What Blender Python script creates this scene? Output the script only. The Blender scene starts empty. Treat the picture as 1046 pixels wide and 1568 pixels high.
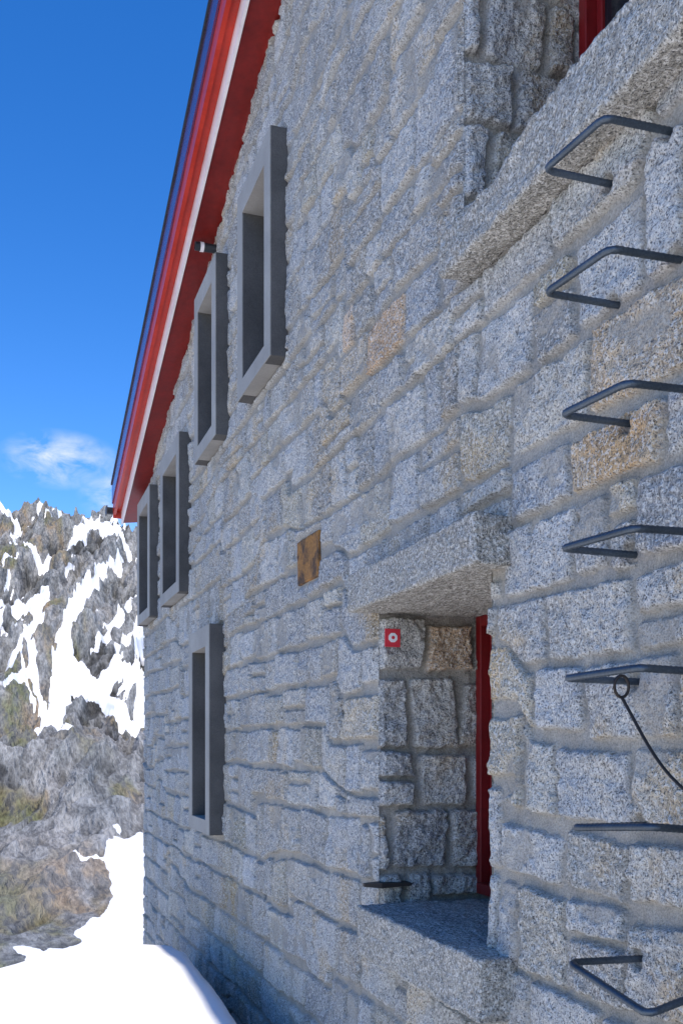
import bpy, math, numpy as np
from mathutils import Vector
scene = bpy.context.scene

# ------------------------------------------------------------------ noise
def _h(ix, iy, iz, seed):
    h = (ix*374761393 + iy*668265263 + iz*2147483647 + seed*144269504) & 0xffffffff
    h = ((h ^ (h >> 13))*1274126177) & 0xffffffff
    return ((h ^ (h >> 16)) & 0xffffff)/float(0xffffff)
def n2(x, y, seed=0):
    xf = np.floor(x); yf = np.floor(y); xi = xf.astype(np.int64); yi = yf.astype(np.int64)
    fx = x-xf; fy = y-yf; fx = fx*fx*(3-2*fx); fy = fy*fy*(3-2*fy)
    a = _h(xi, yi, 0, seed); b = _h(xi+1, yi, 0, seed); c = _h(xi, yi+1, 0, seed); d = _h(xi+1, yi+1, 0, seed)
    return (a*(1-fx)+b*fx)*(1-fy)+(c*(1-fx)+d*fx)*fy
def fbm(x, y, seed=0, oc=4, gain=.5):
    s = 0; a = 1; t = 0
    for i in range(oc):
        s = s+a*n2(x+17.3*i, y-9.1*i, seed+i); t += a; a *= gain; x = x*2.03; y = y*2.03
    return s/t
def ridged(x, y, seed=0, oc=4, gain=.5):
    s = 0; a = 1; t = 0
    for i in range(oc):
        s = s+a*(1-np.abs(2*n2(x+17.3*i, y-9.1*i, seed+i)-1)); t += a; a *= gain; x = x*2.07; y = y*2.07
    return s/t
def n3(x, y, z, seed=0):
    xf, yf, zf = np.floor(x), np.floor(y), np.floor(z)
    xi, yi, zi = [q.astype(np.int64) for q in (xf, yf, zf)]
    fx, fy, fz = x-xf, y-yf, z-zf
    fx, fy, fz = [q*q*(3-2*q) for q in (fx, fy, fz)]
    r = 0
    for dx in (0, 1):
        for dy in (0, 1):
            for dz in (0, 1):
                w = (fx if dx else 1-fx)*(fy if dy else 1-fy)*(fz if dz else 1-fz)
                r = r+w*_h(xi+dx, yi+dy, zi+dz, seed)
    return r
def fbm3(x, y, z, seed=0, oc=4):
    s = 0; a = 1; t = 0
    for i in range(oc):
        s = s+a*n3(x, y, z, seed+i); t += a; a *= .5; x = x*2.03; y = y*2.03; z = z*2.03
    return s/t
def sst(a, b, x):
    t = np.clip((x-a)/(b-a), 0, 1); return t*t*(3-2*t)

# ------------------------------------------------------------------ nodes
class NB:
    def __init__(s, name):
        s.m = bpy.data.materials.new(name); s.m.use_nodes = True
        s.t = s.m.node_tree; s.b = s.t.nodes['Principled BSDF']
    def n(s, typ, **kw):
        nd = s.t.nodes.new(typ)
        for k, v in kw.items(): setattr(nd, k, v)
        return nd
    def l(s, a, b): s.t.links.new(a, b)
    def noise(s, co, scale, detail=4, rough=.55):
        nd = s.n('ShaderNodeTexNoise'); nd.inputs['Scale'].default_value = scale
        nd.inputs['Detail'].default_value = detail; nd.inputs['Roughness'].default_value = rough
        s.l(co, nd.inputs['Vector']); return nd.outputs['Fac']
    def ramp(s, fac, stops):
        nd = s.n('ShaderNodeValToRGB'); e = nd.color_ramp.elements
        while len(e) < len(stops): e.new(.5)
        for i, (p, c) in enumerate(stops):
            e[i].position = p; e[i].color = (c, c, c, 1) if not isinstance(c, tuple) else c+(1,)
        s.l(fac, nd.inputs[0]); return nd.outputs[0]
    def mix(s, fac, a, b, mode='MIX'):
        nd = s.n('ShaderNodeMix', data_type='RGBA', blend_type=mode)
        for v, i in ((fac, 0), (a, 6), (b, 7)):
            if isinstance(v, (int, float)): nd.inputs[i].default_value = v
            elif isinstance(v, tuple): nd.inputs[i].default_value = v+(1,)
            else: s.l(v, nd.inputs[i])
        return nd.outputs[2]
    def math(s, op, a, b=None):
        nd = s.n('ShaderNodeMath', operation=op)
        for v, i in ((a, 0), (b, 1)):
            if v is None: continue
            if isinstance(v, (int, float)): nd.inputs[i].default_value = v
            else: s.l(v, nd.inputs[i])
        return nd.outputs[0]
    def bump(s, h, strength, dist, prev=None):
        nd = s.n('ShaderNodeBump'); nd.inputs['Distance'].default_value = dist
        if isinstance(strength, (int, float)): nd.inputs['Strength'].default_value = strength
        else: s.l(strength, nd.inputs['Strength'])
        s.l(h, nd.inputs['Height'])
        if prev is not None: s.l(prev, nd.inputs['Normal'])
        return nd.outputs[0]
    def co(s): return s.n('ShaderNodeTexCoord').outputs['Object']
    def out(s, col=None, rough=None, normal=None, metal=None, spec=None):
        for v, k in ((col, 'Base Color'), (rough, 'Roughness'), (metal, 'Metallic'), (spec, 'Specular IOR Level')):
            if v is None: continue
            if isinstance(v, (int, float)): s.b.inputs[k].default_value = v
            elif isinstance(v, tuple): s.b.inputs[k].default_value = v+(1,)
            else: s.l(v, s.b.inputs[k])
        if normal is not None: s.l(normal, s.b.inputs['Normal'])
        return s.m

def granite(name, attr=True, base=(.40, .40, .385)):
    k = NB(name); co = k.co()
    g1 = k.noise(co, 85, 3, .7); g2 = k.noise(co, 175, 2, .7); big = k.noise(co, 3.1, 4, .6); mid = k.noise(co, 17, 4, .65)
    if attr:
        tint = k.n('ShaderNodeAttribute', attribute_name='tint').outputs['Color']
        mort = k.n('ShaderNodeAttribute', attribute_name='mort').outputs['Fac']
    col = tint if attr else base
    tone = k.math('MULTIPLY', k.ramp(big, [(.3, .86), (.7, 1.16)]), k.ramp(mid, [(.3, .80), (.7, 1.15)]))
    col = k.mix(1.0, col, tone, 'MULTIPLY')
    col = k.mix(k.ramp(g1, [(.50, 0), (.59, .70)]), col, (.76, .73, .665))
    dk = k.ramp(g2, [(.38, .88), (.46, 0)])
    col = k.mix(dk, col, (.055, .053, .052))
    col = k.mix(k.ramp(g1, [(.32, .7), (.42, 0)]), col, (.105, .10, .095))
    if attr:
        mc = k.mix(mid, (.25, .23, .195), (.42, .39, .335))
        mc = k.mix(1.0, mc, k.ramp(g2, [(.3, .70), (.7, 1.22)]), 'MULTIPLY')
        mc = k.mix(1.0, mc, k.ramp(big, [(.3, .84), (.7, 1.14)]), 'MULTIPLY')
        col = k.mix(k.math('MULTIPLY', mort, .95), col, mc)
        st = k.math('SUBTRACT', .95, k.math('MULTIPLY', mort, .45))
    else: st = .9
    hh = k.math('ADD', k.math('MULTIPLY', mid, 1.3), k.math('MULTIPLY', g1, .45))
    n = k.bump(hh, st, .024)
    n = k.bump(g2, .6, .004, n)
    return k.out(col, .88, n, spec=.3)
M_stone = granite('granite_masonry')
M_slab = granite('granite_slab', False, (.38, .355, .30))

def simple(name, c, rough=.5, metal=0, var=.12, bscale=60, bstr=.15, bdist=.002, spec=.5):
    k = NB(name); co = k.co()
    f = k.noise(co, bscale, 4, .65); g = k.noise(co, 3.0, 4, .65)
    col = k.mix(1.0, c, k.ramp(g, [(.3, 1-var), (.7, 1+var)]), 'MULTIPLY')
    col = k.mix(1.0, col, k.ramp(f, [(.3, 1-var*.6), (.7, 1+var*.6)]), 'MULTIPLY')
    rr = k.ramp(g, [(.3, max(rough-.08, 0)), (.7, min(rough+.08, 1))])
    return k.out(col, rr, k.bump(f, bstr, bdist), metal, spec)
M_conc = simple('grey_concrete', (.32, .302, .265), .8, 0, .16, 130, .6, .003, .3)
M_conc_shade = simple('shade_toned_concrete', (.095, .090, .083), .85, 0, .28, 130, .7, .004, .3)  # same frame concrete, with the shade of the jamb sides put into its colour
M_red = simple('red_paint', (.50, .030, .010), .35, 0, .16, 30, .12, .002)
M_red_shade = simple('shade_toned_red_paint', (.20, .010, .006), .45, 0, .25, 25, .3, .004)  # red darkened in the colour for the shaded underside of the wall board
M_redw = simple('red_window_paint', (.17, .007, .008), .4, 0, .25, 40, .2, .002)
M_flash = simple('verge_flashing_metal', (.20, .085, .20), .22, .75, .15, 8, .1)  # purple of the reflected sky put into the base colour
M_white = simple('pale_trim_metal', (.86, .78, .74), .35, 0, .08)
M_dark = simple('dark_metal', (.035, .037, .04), .45, .3, .2)
M_glass = simple('window_glass', (.01, .013, .018), .05, 0, .1, 3, .0)
M_steel = simple('galvanised_rebar', (.085, .105, .125), .42, .7, .4, 220, .5, .001)
M_cable = simple('rusty_cable_steel', (.045, .036, .03), .6, .5, .3, 200, .4, .001)
M_signred = simple('sign_red', (.62, .03, .05), .5, 0, .08)
M_signwhite = simple('sign_white', (.8, .8, .8), .5, 0, .05)
def rustmat():
    k = NB('rusted_iron'); co = k.co()
    a = k.noise(co, 10, 6, .7); b = k.noise(co, 70, 4, .7)
    col = k.mix(k.ramp(a, [(.40, 0), (.54, 1)]), (.05, .03, .018), (.36, .165, .035))
    col = k.mix(k.ramp(b, [(.42, 0), (.6, .6)]), col, (.15, .07, .02))
    return k.out(col, .85, k.bump(b, .9, .008))
M_rust = rustmat()

# ------------------------------------------------------------------ mesh helpers
def link(me, name, mat=None, parent=None, smooth=True):
    ob = bpy.data.objects.new(name, me); scene.collection.objects.link(ob)
    if mat: me.materials.append(mat)
    if smooth: me.polygons.foreach_set('use_smooth', [True]*len(me.polygons))
    if parent: ob.parent = parent
    return ob
def grid_mesh(name, P, keep=None, attrs=None):
    nv, nu, _ = P.shape
    me = bpy.data.meshes.new(name)
    idx = np.arange(nv*nu).reshape(nv, nu)
    q = np.stack([idx[:-1, :-1], idx[:-1, 1:], idx[1:, 1:], idx[1:, :-1]], -1)
    q = q[keep] if keep is not None else q.reshape(-1, 4)
    nf = len(q)
    me.vertices.add(nv*nu); me.vertices.foreach_set('co', P.reshape(-1).astype(np.float32))
    me.loops.add(nf*4); me.loops.foreach_set('vertex_index', q.reshape(-1).astype(np.int32))
    me.polygons.add(nf); me.polygons.foreach_set('loop_start', (np.arange(nf)*4).astype(np.int32))
    me.update(calc_edges=True)
    for k, v in (attrs or {}).items():
        if v.ndim == 2:
            me.attributes.new(k, 'FLOAT', 'POINT').data.foreach_set('value', v.reshape(-1).astype(np.float32))
        else:
            c = np.concatenate([v.reshape(-1, 3), np.ones((nv*nu, 1))], 1)
            me.attributes.new(k, 'FLOAT_COLOR', 'POINT').data.foreach_set('color', c.reshape(-1).astype(np.float32))
    return me
def box(name, x0, x1, y0, y1, z0, z1, mat, parent=None, bev=.004):
    import bmesh
    bm = bmesh.new(); bmesh.ops.create_cube(bm, size=1)
    for v in bm.verts:
        v.co = Vector((x0+(v.co.x+.5)*(x1-x0), y0+(v.co.y+.5)*(y1-y0), z0+(v.co.z+.5)*(z1-z0)))
    if bev: bmesh.ops.bevel(bm, geom=bm.edges[:], offset=bev, segments=2, affect='EDGES', profile=.5)
    me = bpy.data.meshes.new(name); bm.to_mesh(me); bm.free()
    return link(me, name, mat, parent, False)
def prism(name, prof, mat, parent=None):
    me = bpy.data.meshes.new(name); n = len(prof[0]); vs = [p for s in prof for p in s]; fs = []
    for i in range(len(prof)-1):
        for j in range(n):
            a = i*n+j; b = i*n+(j+1) % n; fs.append((a, b, b+n, a+n))
    fs.append(tuple(range(n))[::-1]); fs.append(tuple((len(prof)-1)*n+j for j in range(n)))
    me.from_pydata(vs, [], fs); me.update()
    return link(me, name, mat, parent, False)
def rough_box(name, x0, x1, y0, y1, z0, z1, mat, parent=None, res=.012, r=.018, amp=.012, seed=1, shape=None):
    L = np.array([x1-x0, y1-y0, z1-z0]); N = np.maximum(2, np.round(L/res).astype(int))
    vid = {}; vs = []; fs = []
    def V(i, j, k):
        t = (i, j, k)
        if t not in vid: vid[t] = len(vs); vs.append(t)
        return vid[t]
    for ax in range(3):
        a, b = [q for q in range(3) if q != ax]
        for side in (0, N[ax]):
            for i in range(N[a]):
                for j in range(N[b]):
                    q = []
                    for di, dj in ((0, 0), (1, 0), (1, 1), (0, 1)):
                        t = [0, 0, 0]; t[ax] = side; t[a] = i+di; t[b] = j+dj; q.append(V(*t))
                    flip = (side == 0) ^ (ax == 1)
                    fs.append(q[::-1] if flip else q)
    p = np.array(vs, float)/N*L; h = L/2; c = p-h
    inner = np.clip(c, -(h-r), h-r); d = c-inner; ln = np.linalg.norm(d, axis=1, keepdims=True)
    nrm = d/np.maximum(ln, 1e-9); c = inner+nrm*r
    w = c+h+np.array([x0, y0, z0])
    n = (fbm3(w[:, 0]*7, w[:, 1]*7, w[:, 2]*7, seed, 3)-.5)*2.0+(fbm3(w[:, 0]*38, w[:, 1]*38, w[:, 2]*38, seed+9, 3)-.5)*1.3
    w = w+nrm*(n*amp)[:, None]
    if shape: w = shape(w)
    me = bpy.data.meshes.new(name); me.from_pydata(w.tolist(), [], fs); me.update()
    return link(me, name, mat, parent)
def tube(name, pts, r, mat, parent=None, sides=12, ribs=False, step=.004):
    P = [Vector(p) for p in pts]; S = [P[0]]
    for a, b in zip(P[:-1], P[1:]):
        n = max(1, int((b-a).length/step))
        for i in range(1, n+1): S.append(a.lerp(b, i/n))
    vs = []; fs = []; up = Vector((0.13, .21, 1)).normalized()
    for i, p in enumerate(S):
        t = (S[min(i+1, len(S)-1)]-S[max(i-1, 0)]).normalized()
        u = t.cross(up).normalized() if abs(t.dot(up)) < .98 else t.cross(Vector((1, 0, 0))).normalized()
        w = t.cross(u)
        for k in range(sides):
            a = 2*math.pi*k/sides; rr = r
            if ribs: rr = r*(1+.16*max(0, math.sin(i*step/.013*2*math.pi+2*a)))
            vs.append(p+(u*math.cos(a)+w*math.sin(a))*rr)
    for i in range(len(S)-1):
        for k in range(sides):
            a = i*sides+k; b = i*sides+(k+1) % sides; fs.append((a, b, b+sides, a+sides))
    fs.append(tuple(range(sides))[::-1]); fs.append(tuple((len(S)-1)*sides+k for k in range(sides)))
    me = bpy.data.meshes.new(name); me.from_pydata([v[:] for v in vs], [], fs); me.update()
    return link(me, name, mat, parent)
def bend(pts, rad=.025, n=6):
    P = [Vector(p) for p in pts]; out = [P[0]]
    for a, b, c in zip(P[:-2], P[1:-1], P[2:]):
        s = b+(a-b).normalized()*rad; e = b+(c-b).normalized()*rad
        for i in range(n+1):
            t = i/n; out.append(s*(1-t)**2+b*2*t*(1-t)+e*t*t)
    out.append(P[-1]); return out

# ------------------------------------------------------------------ masonry field
def masonry(U, V, seed, u0, u1, v0, v1, ch=(.165, .265), bw=(.18, .45), special=(), warp=1.0):
    rng = np.random.default_rng(seed)
    Uw = U+warp*(.030*(fbm(U*2.1, V*2.1, seed+1, 2)-.5)+.006*(fbm(U*13, V*13, seed+2, 2)-.5))
    stp = sst(.42, .52, n2(U*1.25+.4*n2(U*3, V*3, seed+41), V*1.6, seed+40))*.09
    Vw = V+warp*(stp+.045*(fbm(U*1.1, V*1.7, seed+3, 2)-.5)+.006*(fbm(U*13, V*13, seed+4, 2)-.5))
    cb = [v0-.3]
    while cb[-1] < v1+.4: cb.append(cb[-1]+rng.uniform(*ch))
    cb = np.array(cb)
    cid = np.clip(np.searchsorted(cb, Vw)-1, 0, len(cb)-2)
    h = np.zeros(U.shape); m = np.zeros(U.shape); T = np.zeros(U.shape+(3,))
    pit = fbm(U*60, V*60, seed+15, 3)-.5
    for k in range(len(cb)-1):
        sel = np.nonzero(cid == k)
        bb = [u0-.4-rng.uniform(0, .3)]
        while bb[-1] < u1+.4: bb.append(bb[-1]+(rng.uniform(*bw) if rng.random() > .2 else rng.uniform(.11, .17)))
        bb = np.array(bb); nb = len(bb)-1
        pr = rng.random((nb*2+2, 18))
        split = rng.random(nb) < .14; sr = rng.uniform(.36, .64, nb)
        if len(sel[0]) == 0: continue
        u = Uw[sel]; v = Vw[sel]; ru = U[sel]; rv = V[sel]
        b = np.clip(np.searchsorted(bb, u)-1, 0, nb-1)
        lo = np.full(b.shape, cb[k]); hi = np.full(b.shape, cb[k+1])
        sp = split[b]; ms = lo+(hi-lo)*sr[b]; top = sp & (v > ms)
        lo = np.where(top, ms, lo); hi = np.where(sp & ~top, ms, hi)
        bi = b*2+top; R = pr[bi]
        lo = lo+.022*R[:, 14]**2*(1-sp); hi = hi-.022*R[:, 15]**2*(1-sp)
        uc = (bb[b]+bb[b+1])/2; vc = (lo+hi)/2
        uu = u-uc; vv = v-vc
        vv = vv+(R[:, 0]-.5)*.10*uu; uu = uu+(R[:, 1]-.5)*.24*vv
        ins = .008+.012*R[:, 2]**2; ins2 = .008+.009*R[:, 3]**2
        hu = (bb[b+1]-bb[b])/2-ins; hv = (hi-lo)/2-ins2
        rr = np.minimum(.005+.018*R[:, 4]**2, np.minimum(hu, hv)*.8)
        qx = np.abs(uu)-hu+rr; qy = np.abs(vv)-hv+rr
        d = rr-(np.hypot(np.maximum(qx, 0), np.maximum(qy, 0))+np.minimum(np.maximum(qx, qy), 0))
        ox = R[:, 5]*40; oy = R[:, 6]*40
        d = d+(fbm(ru*34+ox, rv*34+oy, seed+6, 3)-.5)*.017
        mm = sst(-.001, .004, d)
        facet = ridged(ru*5.5+ox, rv*5.5+oy, seed+8, 2)-.6
        hb = .008+.011*R[:, 7]+uu*(R[:, 8]-.5)*.06+vv*(R[:, 9]-.5)*.10+sst(0, .010, d)*.003
        hb = hb+facet*.014+(fbm(ru*19+ox, rv*19+oy, seed+10, 3)-.5)*.018+pit[sel]*.010
        hb = np.maximum(hb, .001)
        h[sel] = hb*mm; m[sel] = mm
        g = .34+.20*R[:, 10]; warm = (R[:, 11]-.25)*.042
        yel = (R[:, 12] > .80)*.06*R[:, 13]
        t = np.stack([g+warm+yel, g*.975+yel*.5+warm*.25, g*.91-warm*.9-yel*.5], -1)
        for (su, sv, c) in special:
            i0 = np.argmin((ru-su)**2+(rv-sv)**2)
            if (ru[i0]-su)**2+(rv[i0]-sv)**2 < .0004:
                same = bi == bi[i0]
                t[same] = np.array(c)
        T[sel] = t
    st = sst(.62, .76, fbm(U*3.3, V*3.3, seed+30, 5))[..., None]*.65
    T = T*(1-st)+T*np.array([1.16, .93, .62])*st
    h = h+(1-m)*(-.005+.010*(fbm(U*7, V*7, seed+12, 3)-.5)+.006*(fbm(U*45, V*45, seed+13, 2)-.5))
    sm = sst(.655, .71, fbm(U*5, V*5, seed+14, 5))*.8
    m2 = m*(1-sm)
    h = h*(1-.35*sm*m)
    return h, 1-m2, T

def lines(*segs):
    out = []
    for a, b, s in segs: out += list(np.linspace(a, b, max(1, int(round((b-a)/s))), endpoint=False))
    out.append(segs[-1][1]); return np.array(out)
def snap(arr, vals):
    for v in vals:
        i = np.argmin(abs(arr-v)); arr[i] = v
    return arr

hut = bpy.data.objects.new('stone_mountain_hut', None); scene.collection.objects.link(hut)

RY = 1.2
def L(y):
    y = np.asarray(y, float)
    a = 4.08-.273*(y-5.245)
    top = 4.08-.273*(RY-5.245)
    return np.where(y > RY, a, top-.273*(RY-y))
YEND = 10.62
WINS = [(5.11, 5.88, 2.08, 3.30), (6.52, 7.28, 2.08, 3.29), (7.95, 8.92, 1.25, 2.53), (9.60, 10.48, 1.26, 2.52), (6.66, 7.42, -.596, .84)]
FT = .13
OPEN = [(2.79, 3.76, -.66, .60), (1.98, 2.98, 1.60, 2.85)]
holes = OPEN+[(a+.05, b-.05, c+.05, d-.05) for a, b, c, d in WINS]
ys = lines((-8, 1.3, .09), (1.3, 3.0, .0052), (3.0, 4.4, .008), (4.4, 7.2, .012), (7.2, YEND, .019))
zs = lines((-4.5, -2.4, .05), (-2.4, -.9, .009), (-.9, 2.3, .0052), (2.3, 4.3, .009), (4.3, 5.3, .06))
snap(ys, [v for o in holes for v in o[:2]]); snap(zs, [v for o in holes for v in o[2:]])
U, V = np.meshgrid(ys, zs)
SPEC = [(4.16, 1.866, (.64, .46, .30)), (3.72, 1.65, (.60, .40, .23)), (3.95, 1.70, (.52, .43, .31)), (2.18, .90, (.57, .38, .22)), (2.2, .72, (.52, .40, .26)), (2.59, .12, (.53, .46, .34)),
        (4.4, 1.62, (.51, .43, .31)), (2.72, .62, (.48, .41, .30)), (6.4, -1.0, (.40, .34, .21)), (6.1, -.62, (.34, .31, .23)), (3.85, .18, (.50, .43, .32)), (1.95, .95, (.50, .40, .28))]
h, mort, T = masonry(U, V, 11, -8, YEND, -4.5, 5.3, special=SPEC)
for (hy, hz, hr) in ((3.99, 1.148, .022), (4.18, .17, .04), (3.25, 1.05, .018), (2.28, .60, .015), (5.6, -.85, .03)):
    dd = np.hypot(U-hy, V-hz)/hr
    k = 1-sst(.7, 1.1, dd); h = h*(1-k)-.05*k; T = T*(1-.8*k[..., None])
for (hy, hz) in ((2.13, 1.405), (1.907, 1.408), (2.12, 1.10), (1.881, 1.103), (2.06, .786), (2.05, .466), (2.035, .158), (2.01, -.185), (2.017, -.505)):
    dd = np.hypot(U-hy, V-hz)+.012*(fbm(U*40, V*40, 5, 2)-.5)
    k = 1-sst(.018, .028, dd); h = h*(1-k)-.006*k; mort = np.maximum(mort, k); T = T*(1-.5*k[..., None])
e = np.maximum(np.maximum(4.50-U, U-4.89), np.maximum(.80-V, V-1.06)); k = 1-sst(-.02, .02, e)
h = h*(1-k)+.002*k; mort = np.maximum(mort, k)
for a, b, c, d in OPEN+WINS:
    e = np.maximum(np.maximum(a-U, U-b), np.maximum(c-V, V-d))
    h = np.where(h > 0, h*sst(0, .02, np.maximum(e, 0)), h)
    if (a, b, c, d) in OPEN: mort = mort*sst(-.01, .03, e)
h = h*sst(0, .05, YEND-U)
top = L(U)+.04
Vc = np.minimum(V, top)
P = np.stack([-h, U, Vc], -1)
uc = (ys[:-1]+ys[1:])/2; vc = (zs[:-1]+zs[1:])/2
UC, VC = np.meshgrid(uc, vc)
keep = (V[:-1, :-1] < top[:-1, :-1]) & (UC < YEND)
for a, b, c, d in holes: keep &= ~((UC > a) & (UC < b) & (VC > c) & (VC < d))
me = grid_mesh('gable_wall', P, keep, {'mort': mort, 'tint': T})
link(me, 'gable_wall', M_stone, hut)

def wall_patch(name, us, vs, fn, seed, ch=(.15, .245), bw=(.17, .44), edge=None, special=()):
    A, B = np.meshgrid(us, vs)
    hh, mo, tt = masonry(A, B, seed, us[0], us[-1], vs[0], vs[-1], ch, bw, special)
    if edge is not None: hh = np.where(hh > 0, hh*sst(0, .02, np.abs(A-edge)), hh)
    me = grid_mesh(name, fn(A, B, hh), None, {'mort': mo, 'tint': tt})
    return link(me, name, M_stone, hut)
wall_patch('eave_wall', lines((0, 8, .04)), lines((-4.5, 2.62, .04)), lambda a, b, k: np.stack([a, YEND+k*sst(0, .05, a), b], -1), 31, edge=0)
wall_patch('rear_eave_wall', lines((0, 8, .1)), lines((-4.5, 2.4, .1)), lambda a, b, k: np.stack([a, -8-k, b], -1), 32)
box('rear_gable_wall', 8, 8.2, -8, YEND, -4.5, 2.6, M_slab, hut, 0)

def reveal(name, y, z0, z1, seed, sp=()):
    wall_patch(name, lines((0, .5, .006)), lines((z0, z1, .006)), lambda a, b, k: np.stack([a, y-k*1.6, b], -1), seed, ch=(.22, .31), bw=(.21, .29), edge=0, special=sp)
reveal('niche_far_reveal', 3.765, -.70, .62, 47, [(.2, .40, (.50, .45, .36)), (.38, .42, (.58, .41, .26)), (.08, .38, (.46, .44, .40))])
reveal('upper_far_reveal', 2.985, 1.55, 2.9, 52, [(.1, 1.78, (.36, .35, .34))])
for nm, y0, zz0, zz1, sd in (('niche_near_reveal', 2.785, -.7, .62, 61), ('upper_near_reveal', 1.975, 1.55, 2.9, 63)):
    wall_patch(nm, lines((0, .5, .02)), lines((zz0, zz1, .02)), lambda a, b, k, y0=y0: np.stack([a, y0+k*.6, b], -1), sd, edge=0)

def droop(w):
    w = w.copy(); t = np.clip((2.93-w[:, 1])/1.3, 0, 1)
    up = w[:, 2] > 1.58
    w[:, 2] += np.where(up, .09*t, 0)+.012*np.sin(w[:, 1]*9)*up
    return w
rough_box('niche_lintel', -.12, .50, 2.66, 3.80, .545, .70, M_slab, hut, .009, .007, .010, 5)
rough_box('niche_sill', -.12, .46, 2.63, 3.70, -.815, -.622, M_slab, hut, .009, .009, .011, 8)
rough_box('upper_sill', -.11, .46, 1.30, 2.93, 1.505, 1.635, M_slab, hut, .010, .012, .015, 12, droop)
rough_box('upper_lintel', -.06, .5, 1.8, 3.1, 2.85, 3.02, M_slab, hut, .03, .02, .015, 14)

def red_window(name, y0, y1, z0, z1):
    e = bpy.data.objects.new(name, None); scene.collection.objects.link(e); e.parent = hut
    x = .425; f = .045
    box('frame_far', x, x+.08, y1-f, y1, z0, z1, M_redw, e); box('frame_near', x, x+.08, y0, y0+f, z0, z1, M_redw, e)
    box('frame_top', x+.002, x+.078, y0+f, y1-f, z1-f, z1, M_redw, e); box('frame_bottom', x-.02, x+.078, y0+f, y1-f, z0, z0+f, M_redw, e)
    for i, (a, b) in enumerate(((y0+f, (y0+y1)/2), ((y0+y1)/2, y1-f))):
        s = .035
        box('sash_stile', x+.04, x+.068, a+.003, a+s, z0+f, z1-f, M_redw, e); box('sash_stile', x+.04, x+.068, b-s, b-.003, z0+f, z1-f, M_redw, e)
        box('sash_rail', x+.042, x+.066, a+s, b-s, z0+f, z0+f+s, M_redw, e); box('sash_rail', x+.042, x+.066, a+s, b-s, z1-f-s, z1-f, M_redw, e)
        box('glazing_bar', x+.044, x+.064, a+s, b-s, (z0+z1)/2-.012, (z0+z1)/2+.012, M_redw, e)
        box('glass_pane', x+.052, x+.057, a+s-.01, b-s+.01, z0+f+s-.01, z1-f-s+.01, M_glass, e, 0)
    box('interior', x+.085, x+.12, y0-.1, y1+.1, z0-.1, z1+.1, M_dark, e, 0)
red_window('niche_window', 2.80, 3.745, -.60, .545)
red_window('upper_window', 1.99, 2.965, 1.66, 2.84)

for i, (a, b, c, d) in enumerate(WINS):
    e = bpy.data.objects.new('concrete_frame_window', None); scene.collection.objects.link(e); e.parent = hut
    pr = -.105 if i == 4 else -.09
    box('jamb_near', pr, .28, a, a+FT, c, d, M_conc_shade, e, .003); box('jamb_far', pr, .28, b-FT, b, c, d, M_conc_shade, e, .003)
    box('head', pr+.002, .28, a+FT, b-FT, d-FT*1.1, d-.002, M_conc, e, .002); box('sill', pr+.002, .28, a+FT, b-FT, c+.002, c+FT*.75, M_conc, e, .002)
    q = pr-.006
    box('face_near', q, pr-.0005, a+.002, a+FT-.001, c, d, M_conc, e, .001); box('face_far', q, pr-.0005, b-FT+.001, b-.002, c, d, M_conc, e, .001)  # thin plates added so the fronts stay lighter than the shade-toned jambs
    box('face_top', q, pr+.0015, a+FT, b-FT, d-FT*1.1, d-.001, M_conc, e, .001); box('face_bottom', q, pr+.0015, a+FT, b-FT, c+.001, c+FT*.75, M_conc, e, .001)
    box('sash', .17, .22, a+FT, b-FT, c+FT*.75, c+FT*.75+.06, M_dark, e, .002)
    box('sash', .17, .22, a+FT, a+FT+.05, c+.16, d-.15, M_dark, e, .002); box('sash', .17, .22, b-FT-.05, b-FT, c+.16, d-.15, M_dark, e, .002)
    box('glass_pane', .19, .20, a+FT+.04, b-FT-.04, c+.1, d-.14, M_glass, e, 0)

# ---- roof and verge
def rake(name, prof, mat, y0=-8.6, y1=11.0):
    secs = []
    for y in (y0, RY, y1):
        z = float(L(y)); secs.append([(x, y, z+dz) for x, dz in prof])
    return prism(name, secs, mat, hut)
rake('roof_slab', [(-.24, .10), (8.6, .10), (8.6, .30), (-.24, .30)], M_dark)
rake('verge_soffit', [(-.255, .045), (8.5, .045), (8.5, .098), (-.255, .098)], M_red)
rake('verge_fascia', [(-.285, .0), (-.257, .0), (-.257, .31), (-.285, .31)], M_red)
rake('verge_trim_strip', [(-.200, -.085), (-.182, -.085), (-.182, .043), (-.200, .043)], M_white)
rake('wall_board', [(-.180, -.070), (-.030, -.052), (.03, -.052), (.03, .043), (-.180, .043)], M_red_shade)
rake('verge_flashing', [(-.300, .13), (-.287, .13), (-.287, .325), (-.2, .335), (-.2, .345), (-.300, .345)], M_flash)
rake('verge_drip_edge', [(-.312, .33), (-.301, .33), (-.301, .352), (-.2, .360), (-.312, .352)], M_dark)
ze = float(L(11.0))
box('eave_fascia', -.285, 8.5, 11.002, 11.03, ze-.02, ze+.31, M_red, hut)
secs = []
for x in (-.34, 8.5):
    o = []
    for k in range(13):
        a = math.pi*k/12; o.append((x, 11.10-.065*math.cos(a), ze+.10-.065*math.sin(a)))
    for k in range(13):
        a = math.pi*(12-k)/12; o.append((x, 11.10-.058*math.cos(a), ze+.10-.058*math.sin(a)))
    secs.append(o)
prism('eave_gutter', secs, M_dark, hut)
box('gutter_end_cap', -.352, -.341, 11.03, 11.17, ze+.03, ze+.12, M_dark, hut, .002)

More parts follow.
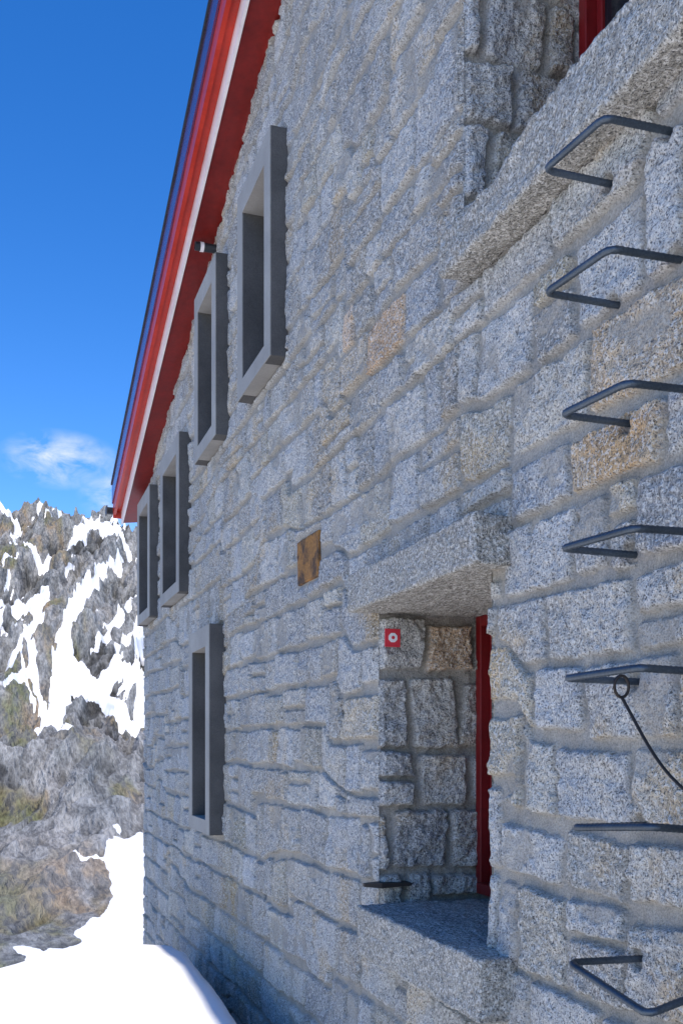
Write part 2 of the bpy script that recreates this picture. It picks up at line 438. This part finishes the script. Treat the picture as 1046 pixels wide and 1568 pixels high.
# ---- climbing rungs
RZ = [1.405, 1.10, .786, .466, .158, -.185, -.505]
FARY = [2.13, 2.12, 2.06, 2.05, 2.035, 2.01, 2.017]
NEARY = [1.91, 1.884, 1.83, 1.80, 1.78, 1.75, 1.75]
DZ = [(.0, .0), (.0, .0), (.0, .0), (.0, .0), (.0, .01), (-.005, .02), (.0, -.05)]
for i, z in enumerate(RZ):
    yf, yn = FARY[i], NEARY[i]; p = -.19-.004*math.sin(i*2.2); a, b = DZ[i]
    pts = [(.03, yf, z), (p-.004, yf+.006, z+a+.004), (p+.014, yn, z+b), (.03, yn-.003, z+.003)]
    tube('climbing_rung', bend(pts, .026), .0082, M_steel, None, 12, True)

pts = []
for k in range(25):
    t = k/24; pts.append((-.055-.03*math.sin(math.pi*t), 2.02-.40*t, .12-.30*t-.012*math.sin(math.pi*t)+.004*math.sin(9*t)))
loop = [(-.055+.02*math.cos(a), 2.02, .145+.026*math.sin(a)) for a in np.linspace(-1.5, 4.6, 14)]
tube('steel_cable', loop[::-1]+pts, .0038, M_cable, None, 8, False, .01)

tm = bpy.data.objects.new('trail_marker_sign', None); scene.collection.objects.link(tm)
box('plate', .012, .078, 3.722, 3.727, .405, .478, M_signred, tm, .001)
prism('white_diamond', [[(.045+.020*math.cos(k*math.pi/4+.4), yy, .442+.020*math.sin(k*math.pi/4+.4)) for k in range(8)] for yy in (3.7215, 3.7185)], M_signwhite, tm)
prism('centre_dot', [[(.045+.007*math.cos(k*math.pi/5), yy, .442+.007*math.sin(k*math.pi/5)) for k in range(10)] for yy in (3.718, 3.7165)], M_signred, tm)
box('mount', .03, .06, 3.727, 3.78, .42, .46, M_dark, tm, .001)

prism('shutter_stop', [[(-.075, 3.722, -.556), (-.075, 3.742, -.556), (-.075, 3.742, -.543), (-.075, 3.722, -.543)],
                       [(-.01, 3.700, -.562), (-.01, 3.76, -.562), (-.01, 3.76, -.541), (-.01, 3.700, -.541)],
                       [(.12, 3.700, -.556), (.12, 3.80, -.556), (.12, 3.80, -.545), (.12, 3.700, -.545)]], M_cable)

rough_box('rusty_iron_plate', -.016, .02, 4.52, 4.87, .82, 1.04, M_rust, None, .010, .003, .006, 21)
pipe = bpy.data.objects.new('overflow_pipe', None); scene.collection.objects.link(pipe)
secs = []
for x, r in ((.05, .030), (-.16, .030), (-.16, .024), (-.05, .024)):
    secs.append([(x, 6.90+r*math.cos(a), 3.50+r*math.sin(a)) for a in np.linspace(0, 2*math.pi, 20, endpoint=False)])
prism('pipe', secs, M_dark, pipe)
secs = [[(x, 6.90+r*math.cos(a), 3.50+r*math.sin(a)) for a in np.linspace(0, 2*math.pi, 20, endpoint=False)] for x, r in ((-.10, .033), (-.125, .033))]
prism('collar', secs, M_white, pipe)

# ------------------------------------------------------------------ snow ground
def snowmat():
    k = NB('snow'); co = k.co()
    a = k.noise(co, .8, 4, .6); b = k.noise(co, 14, 4, .7); d = k.noise(co, 45, 3, .7)
    col = k.mix(k.ramp(a, [(.35, 0), (.7, 1)]), (.88, .86, .83), (.92, .90, .87))
    col = k.mix(k.ramp(b, [(.62, 0), (.74, .35)]), col, (.58, .52, .45))
    col = k.mix(k.ramp(d, [(.72, 0), (.76, .7)]), col, (.20, .16, .12))
    n = k.bump(b, .35, .02)
    return k.out(col, .7, n, spec=.2)
M_snow = snowmat()
GY = [-700, -30, 4, 6.0, 7.0, 8.2, 12, 20, 45, 52, 60]
GZ = [-3, -1.6, -1.46, -1.40, -1.44, -1.85, -3.5, -6.1, -11.0, -13, -16]
xs = lines((-700, -60, 20), (-60, -4, .8), (-4, .3, .05), (.3, 60, 1.5), (60, 400, 20))
yy = lines((-700, -60, 20), (-60, -1, .8), (-1, 13, .07), (13, 60, .8))
X, Y = np.meshgrid(xs, yy)
Z = np.interp(Y+.25*(fbm(X*.7, Y*.0+3, 3, 2)-.5), GY, GZ)
Z = Z+.10*np.exp(-((X+.70)/.50)**2-((Y-6.3)/1.6)**2)-.16*sst(-1.1, -2.2, X)
Z = Z-.60*sst(-.32, -.04, X+.12*(fbm(Y*1.2, Y*0, 5, 2)-.5))
Z = Z+(fbm(X*.9, Y*.9, 41, 4)-.5)*.14*sst(0, 6, np.abs(X)+2)+(fbm(X*6, Y*6, 44, 3)-.5)*.02
link(grid_mesh('snow_ground', np.stack([X, Y, Z], -1)), 'snow_ground', M_snow)

# ------------------------------------------------------------------ mountain
PY = [40, 45, 70, 90, 110, 150, 220, 300, 380, 420, 440, 520, 800]
PZ = [-12.6, -11.6, -13.4, -15, -14, -9, 8, 40, 76, 96, 97, 60, -20]
xs = lines((-700, -60, 6), (-60, -6, 1.2), (-6, 60, .25), (60, 120, 1.0), (120, 500, 6))
yy = lines((42, 130, .45), (130, 450, .55), (450, 800, 5))
X, Y = np.meshgrid(xs, yy)
rid = 1-.09*sst(20, 62, X)+.03*np.exp(-((X-16)/7)**2)-.03*np.exp(-((X-5)/3)**2)
Z = np.interp(Y, PY, PZ); Z = np.where(Z > 0, Z*(1+(rid-1)*sst(250, 420, Y)), Z)
far = sst(20, 160, np.abs(X-20)); Z = Z+far*(fbm(X/130, Y/130, 71, 3)-.5)*.3*np.maximum(Y-60, 0)
A = np.interp(Y, [42, 70, 120, 200, 300, 420], [.1, .6, 2.6, 5.5, 8.5, 9])
wx = X+5*(fbm(X/9, Y/20, 91, 3)-.5); wy = Y+12*(fbm(X/8, Y/18, 92, 3)-.5)
ac = wx-.26*wy
rb = ridged(ac/13, wy/70, 73, 3, .5)-.6
cr = ridged(ac/5.5, wy/34, 75, 3, .5)-.6
bd = ridged((wx+.35*wy)/8, wy/26, 79, 3, .5)-.6
fi = ridged(ac/2.2, wy/11, 77, 3, .5)-.6
ms = fbm(wx/3.5, wy/9, 78, 4, .55)-.5
Z = Z+A*(rb*1.6+cr*1.1+bd*.7+fi*.20+ms*.5)
tone = np.clip(.5+1.1*cr+.8*bd+.8*fi+1.0*ms, 0, 1)  # painted relief shade: darker in the rock hollows
caps = [(24.6, 410, 45, 394, 2.0), (36, 403, 12.6, 350, 1.1), (12.6, 350, 3.3, 367, 1.2), (0, 420, 4.8, 403, 2.2), (14, 424, 22, 420, .9), (3, 385, 4.5, 365, .6),
        (41, 367, 24.6, 315, .9), (24.6, 315, 14.2, 262, 1.6), (14.2, 262, 8.6, 206, 1.8), (0, 297, 10.5, 292, 1.8), (4.6, 262, 7.7, 212, .9), (2.5, 250, 5.5, 222, .5),
        (0, 275, 6, 251, .7), (11.2, 311, 8, 270, 1.4), (6, 205, 15.7, 202, 1.2), (14.7, 245, 27, 213, 1.6), (21.5, 226, 27, 198, 1.9), (30, 225, 45, 200, 3),
        (13.7, 122, 8.6, 73, 2.7), (13.5, 126, 12, 105, 1.6), (3.4, 60, 7.5, 64, 2.4), (9.5, 93, 1.8, 45, 2.0), (7.2, 117, 10, 112, .8), (0, 71, 1.6, 57, .8), (14, 110, 20, 70, 4), (-2, 330, 4, 345, .6)]
WX = X+2.6*(fbm(X/3.5, Y/13, 81, 4, .55)-.5); WY = Y+18*(fbm(X/3.5, Y/13, 85, 4, .55)-.5)
dmin = np.full(X.shape, 1e9)
for x1, y1, x2, y2, r in caps:
    ax, ay, bx, by = x1, y1/4, x2, y2/4
    t = np.clip(((WX-ax)*(bx-ax)+(WY/4-ay)*(by-ay))/((bx-ax)**2+(by-ay)**2), 0, 1)
    dmin = np.minimum(dmin, np.hypot(WX-ax-t*(bx-ax), WY/4-ay-t*(by-ay))-r)
streak = (.69-fbm(ac/3.0, wy/34, 195, 4))*20+1.5*(1-sst(180, 215, Y))*3
dmin = np.minimum(dmin, streak)
gen = (.60-fbm((X-.26*Y)/12, Y/60, 95, 4))*30
out = sst(45, 60, X)+sst(-2, -12, X)
dmin = dmin*(1-out)+np.minimum(gen, 6)*out
snow = sst(.3, -.25, dmin+.8*fi+.5*cr+.7*ms)
snow = np.maximum(snow, sst(56, 48, Y+8*(fbm(X/3, Y/3, 99, 3)-.5)))
Zs = Z-A*(fi*.20+ms*.4+cr*.5); Z = Z*(1-snow)+Zs*snow
grass = np.clip(sst(.50, .62, fbm(X/9, Y/26, 101, 4)-.03-.12*sst(200, 300, Y))+sst(140, 100, Y)*.9*sst(.35, .5, fbm(X/3, Y/12, 111, 3)), 0, 1)
def mountmat():
    k = NB('alpine_rock_and_snow'); co = k.co()
    snow = k.n('ShaderNodeAttribute', attribute_name='snow').outputs['Fac']; gr = k.n('ShaderNodeAttribute', attribute_name='grass').outputs['Fac']
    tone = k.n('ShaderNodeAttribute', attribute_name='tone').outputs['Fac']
    mp = k.n('ShaderNodeMapping'); mp.inputs['Scale'].default_value = (1, .22, .4); mp.inputs['Rotation'].default_value = (0, 0, -.25); k.l(co, mp.inputs['Vector']); c2 = mp.outputs[0]
    a = k.noise(c2, .12, 4, .6); b = k.noise(c2, .55, 5, .62); c = k.noise(c2, 2.2, 4, .65)
    col = k.mix(k.ramp(a, [(.35, 0), (.65, 1)]), (.185, .19, .188), (.285, .275, .26))
    col = k.mix(1.0, col, k.ramp(tone, [(.15, .32), (.42, .82), (.75, 1.22)]), 'MULTIPLY')  # multiplies the hollow shade into the rock colour
    col = k.mix(1.0, col, k.ramp(b, [(.38, .60), (.62, 1.2)]), 'MULTIPLY')
    col = k.mix(1.0, col, k.ramp(c, [(.38, .74), (.60, 1.12)]), 'MULTIPLY')
    gc = k.mix(k.ramp(a, [(.4, 0), (.6, 1)]), (.135, .14, .06), (.27, .19, .11))
    gc = k.mix(1.0, gc, k.ramp(c, [(.35, .55), (.62, 1.35)]), 'MULTIPLY')
    gf = k.math('MULTIPLY', gr, k.ramp(b, [(.40, .1), (.52, .8)]))
    col = k.mix(gf, col, gc)
    sn = k.ramp(k.math('ADD', snow, k.math('MULTIPLY', k.math('SUBTRACT', c, .5), .5)), [(.44, 0), (.54, 1)])
    col = k.mix(sn, col, (.82, .82, .83))
    inv = k.math('MULTIPLY', k.math('SUBTRACT', 1.0, sn), .8)
    hh = k.math('ADD', b, k.math('MULTIPLY', c, .25))
    return k.out(col, .9, k.bump(hh, inv, 2.0), spec=.15)
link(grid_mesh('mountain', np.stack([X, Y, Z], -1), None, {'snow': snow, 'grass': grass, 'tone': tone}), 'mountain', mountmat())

# ------------------------------------------------------------------ light
EL, AZ = math.radians(58), math.radians(178.6)
s = Vector((math.sin(AZ)*math.cos(EL), math.cos(AZ)*math.cos(EL), math.sin(EL)))
sd = bpy.data.lights.new('sun', 'SUN'); sd.energy = 5.0; sd.angle = math.radians(.5); sd.color = (1, .93, .82)
so = bpy.data.objects.new('sun', sd); scene.collection.objects.link(so); so.rotation_euler = s.to_track_quat('Z', 'Y').to_euler(); so.location = (0, 0, 30)
w = bpy.data.worlds.new('World'); scene.world = w; w.use_nodes = True
nt = w.node_tree; bg = nt.nodes['Background']
sky = nt.nodes.new('ShaderNodeTexSky'); sky.sky_type = 'NISHITA'; sky.sun_disc = False
sky.sun_elevation = EL; sky.sun_rotation = AZ; sky.altitude = 2000; sky.air_density = 1.0; sky.dust_density = .1; sky.ozone_density = 1.5
tc = nt.nodes.new('ShaderNodeTexCoord')
def N(t, **k):
    n = nt.nodes.new(t)
    for a, b in k.items(): setattr(n, a, b)
    return n
hs = N('ShaderNodeHueSaturation'); hs.inputs['Saturation'].default_value = 1.38; hs.inputs['Value'].default_value = 1.85; hs.inputs['Hue'].default_value = .510
nt.links.new(sky.outputs[0], hs.inputs['Color'])
mask = None
for cd, sc in (((.052, .94, .262), (9, 9, 26)), ((.112, .94, .235), (11, 9, 20))):
    cv = Vector(cd).normalized()
    sub = N('ShaderNodeVectorMath', operation='SUBTRACT'); sub.inputs[1].default_value = cv; nt.links.new(tc.outputs['Generated'], sub.inputs[0])
    mul = N('ShaderNodeVectorMath', operation='MULTIPLY'); mul.inputs[1].default_value = (sc[0]*1.9, 1, sc[2]*1.4); nt.links.new(sub.outputs[0], mul.inputs[0])
    ln = N('ShaderNodeVectorMath', operation='LENGTH'); nt.links.new(mul.outputs[0], ln.inputs[0])
    mr = N('ShaderNodeMapRange'); mr.inputs[1].default_value = 1.0; mr.inputs[2].default_value = 0.0; mr.inputs[3].default_value = 0; mr.inputs[4].default_value = 1
    nt.links.new(ln.outputs['Value'], mr.inputs[0])
    if mask is None: mask = mr.outputs[0]
    else:
        mx = N('ShaderNodeMath', operation='MAXIMUM'); nt.links.new(mask, mx.inputs[0]); nt.links.new(mr.outputs[0], mx.inputs[1]); mask = mx.outputs[0]
mpn = N('ShaderNodeMapping'); mpn.inputs['Scale'].default_value = (1, 1, 1.7); nt.links.new(tc.outputs['Generated'], mpn.inputs['Vector'])
nz = N('ShaderNodeTexNoise'); nz.inputs['Scale'].default_value = 30; nz.inputs['Detail'].default_value = 8; nz.inputs['Roughness'].default_value = .58; nz.inputs['Distortion'].default_value = .4
nt.links.new(mpn.outputs[0], nz.inputs['Vector'])
r = N('ShaderNodeMapRange'); r.inputs[1].default_value = .40; r.inputs[2].default_value = .80; nt.links.new(nz.outputs['Fac'], r.inputs[0])
m2 = N('ShaderNodeMath', operation='MULTIPLY'); nt.links.new(mask, m2.inputs[0]); nt.links.new(r.outputs[0], m2.inputs[1])
m3 = N('ShaderNodeMath', operation='MULTIPLY'); m3.use_clamp = True; m3.inputs[1].default_value = 1.6; nt.links.new(m2.outputs[0], m3.inputs[0])
mixn = N('ShaderNodeMix', data_type='RGBA'); nt.links.new(m3.outputs[0], mixn.inputs[0]); nt.links.new(hs.outputs[0], mixn.inputs[6]); mixn.inputs[7].default_value = (6.5, 7, 7.8, 1)
nt.links.new(mixn.outputs[2], bg.inputs['Color']); bg.inputs['Strength'].default_value = .14

# ------------------------------------------------------------------ camera
cam = bpy.data.cameras.new('camera'); co = bpy.data.objects.new('camera', cam); scene.collection.objects.link(co)
cam.sensor_fit = 'VERTICAL'; cam.sensor_height = 36; cam.lens = 35; cam.shift_y = .230; cam.clip_start = .05; cam.clip_end = 3000
co.location = (-1.45, 0, 0); co.rotation_euler = (math.radians(90), 0, -math.atan(523/1524))
scene.camera = co
scene.view_settings.view_transform = 'Standard'; scene.view_settings.look = 'None'; scene.view_settings.exposure = 0
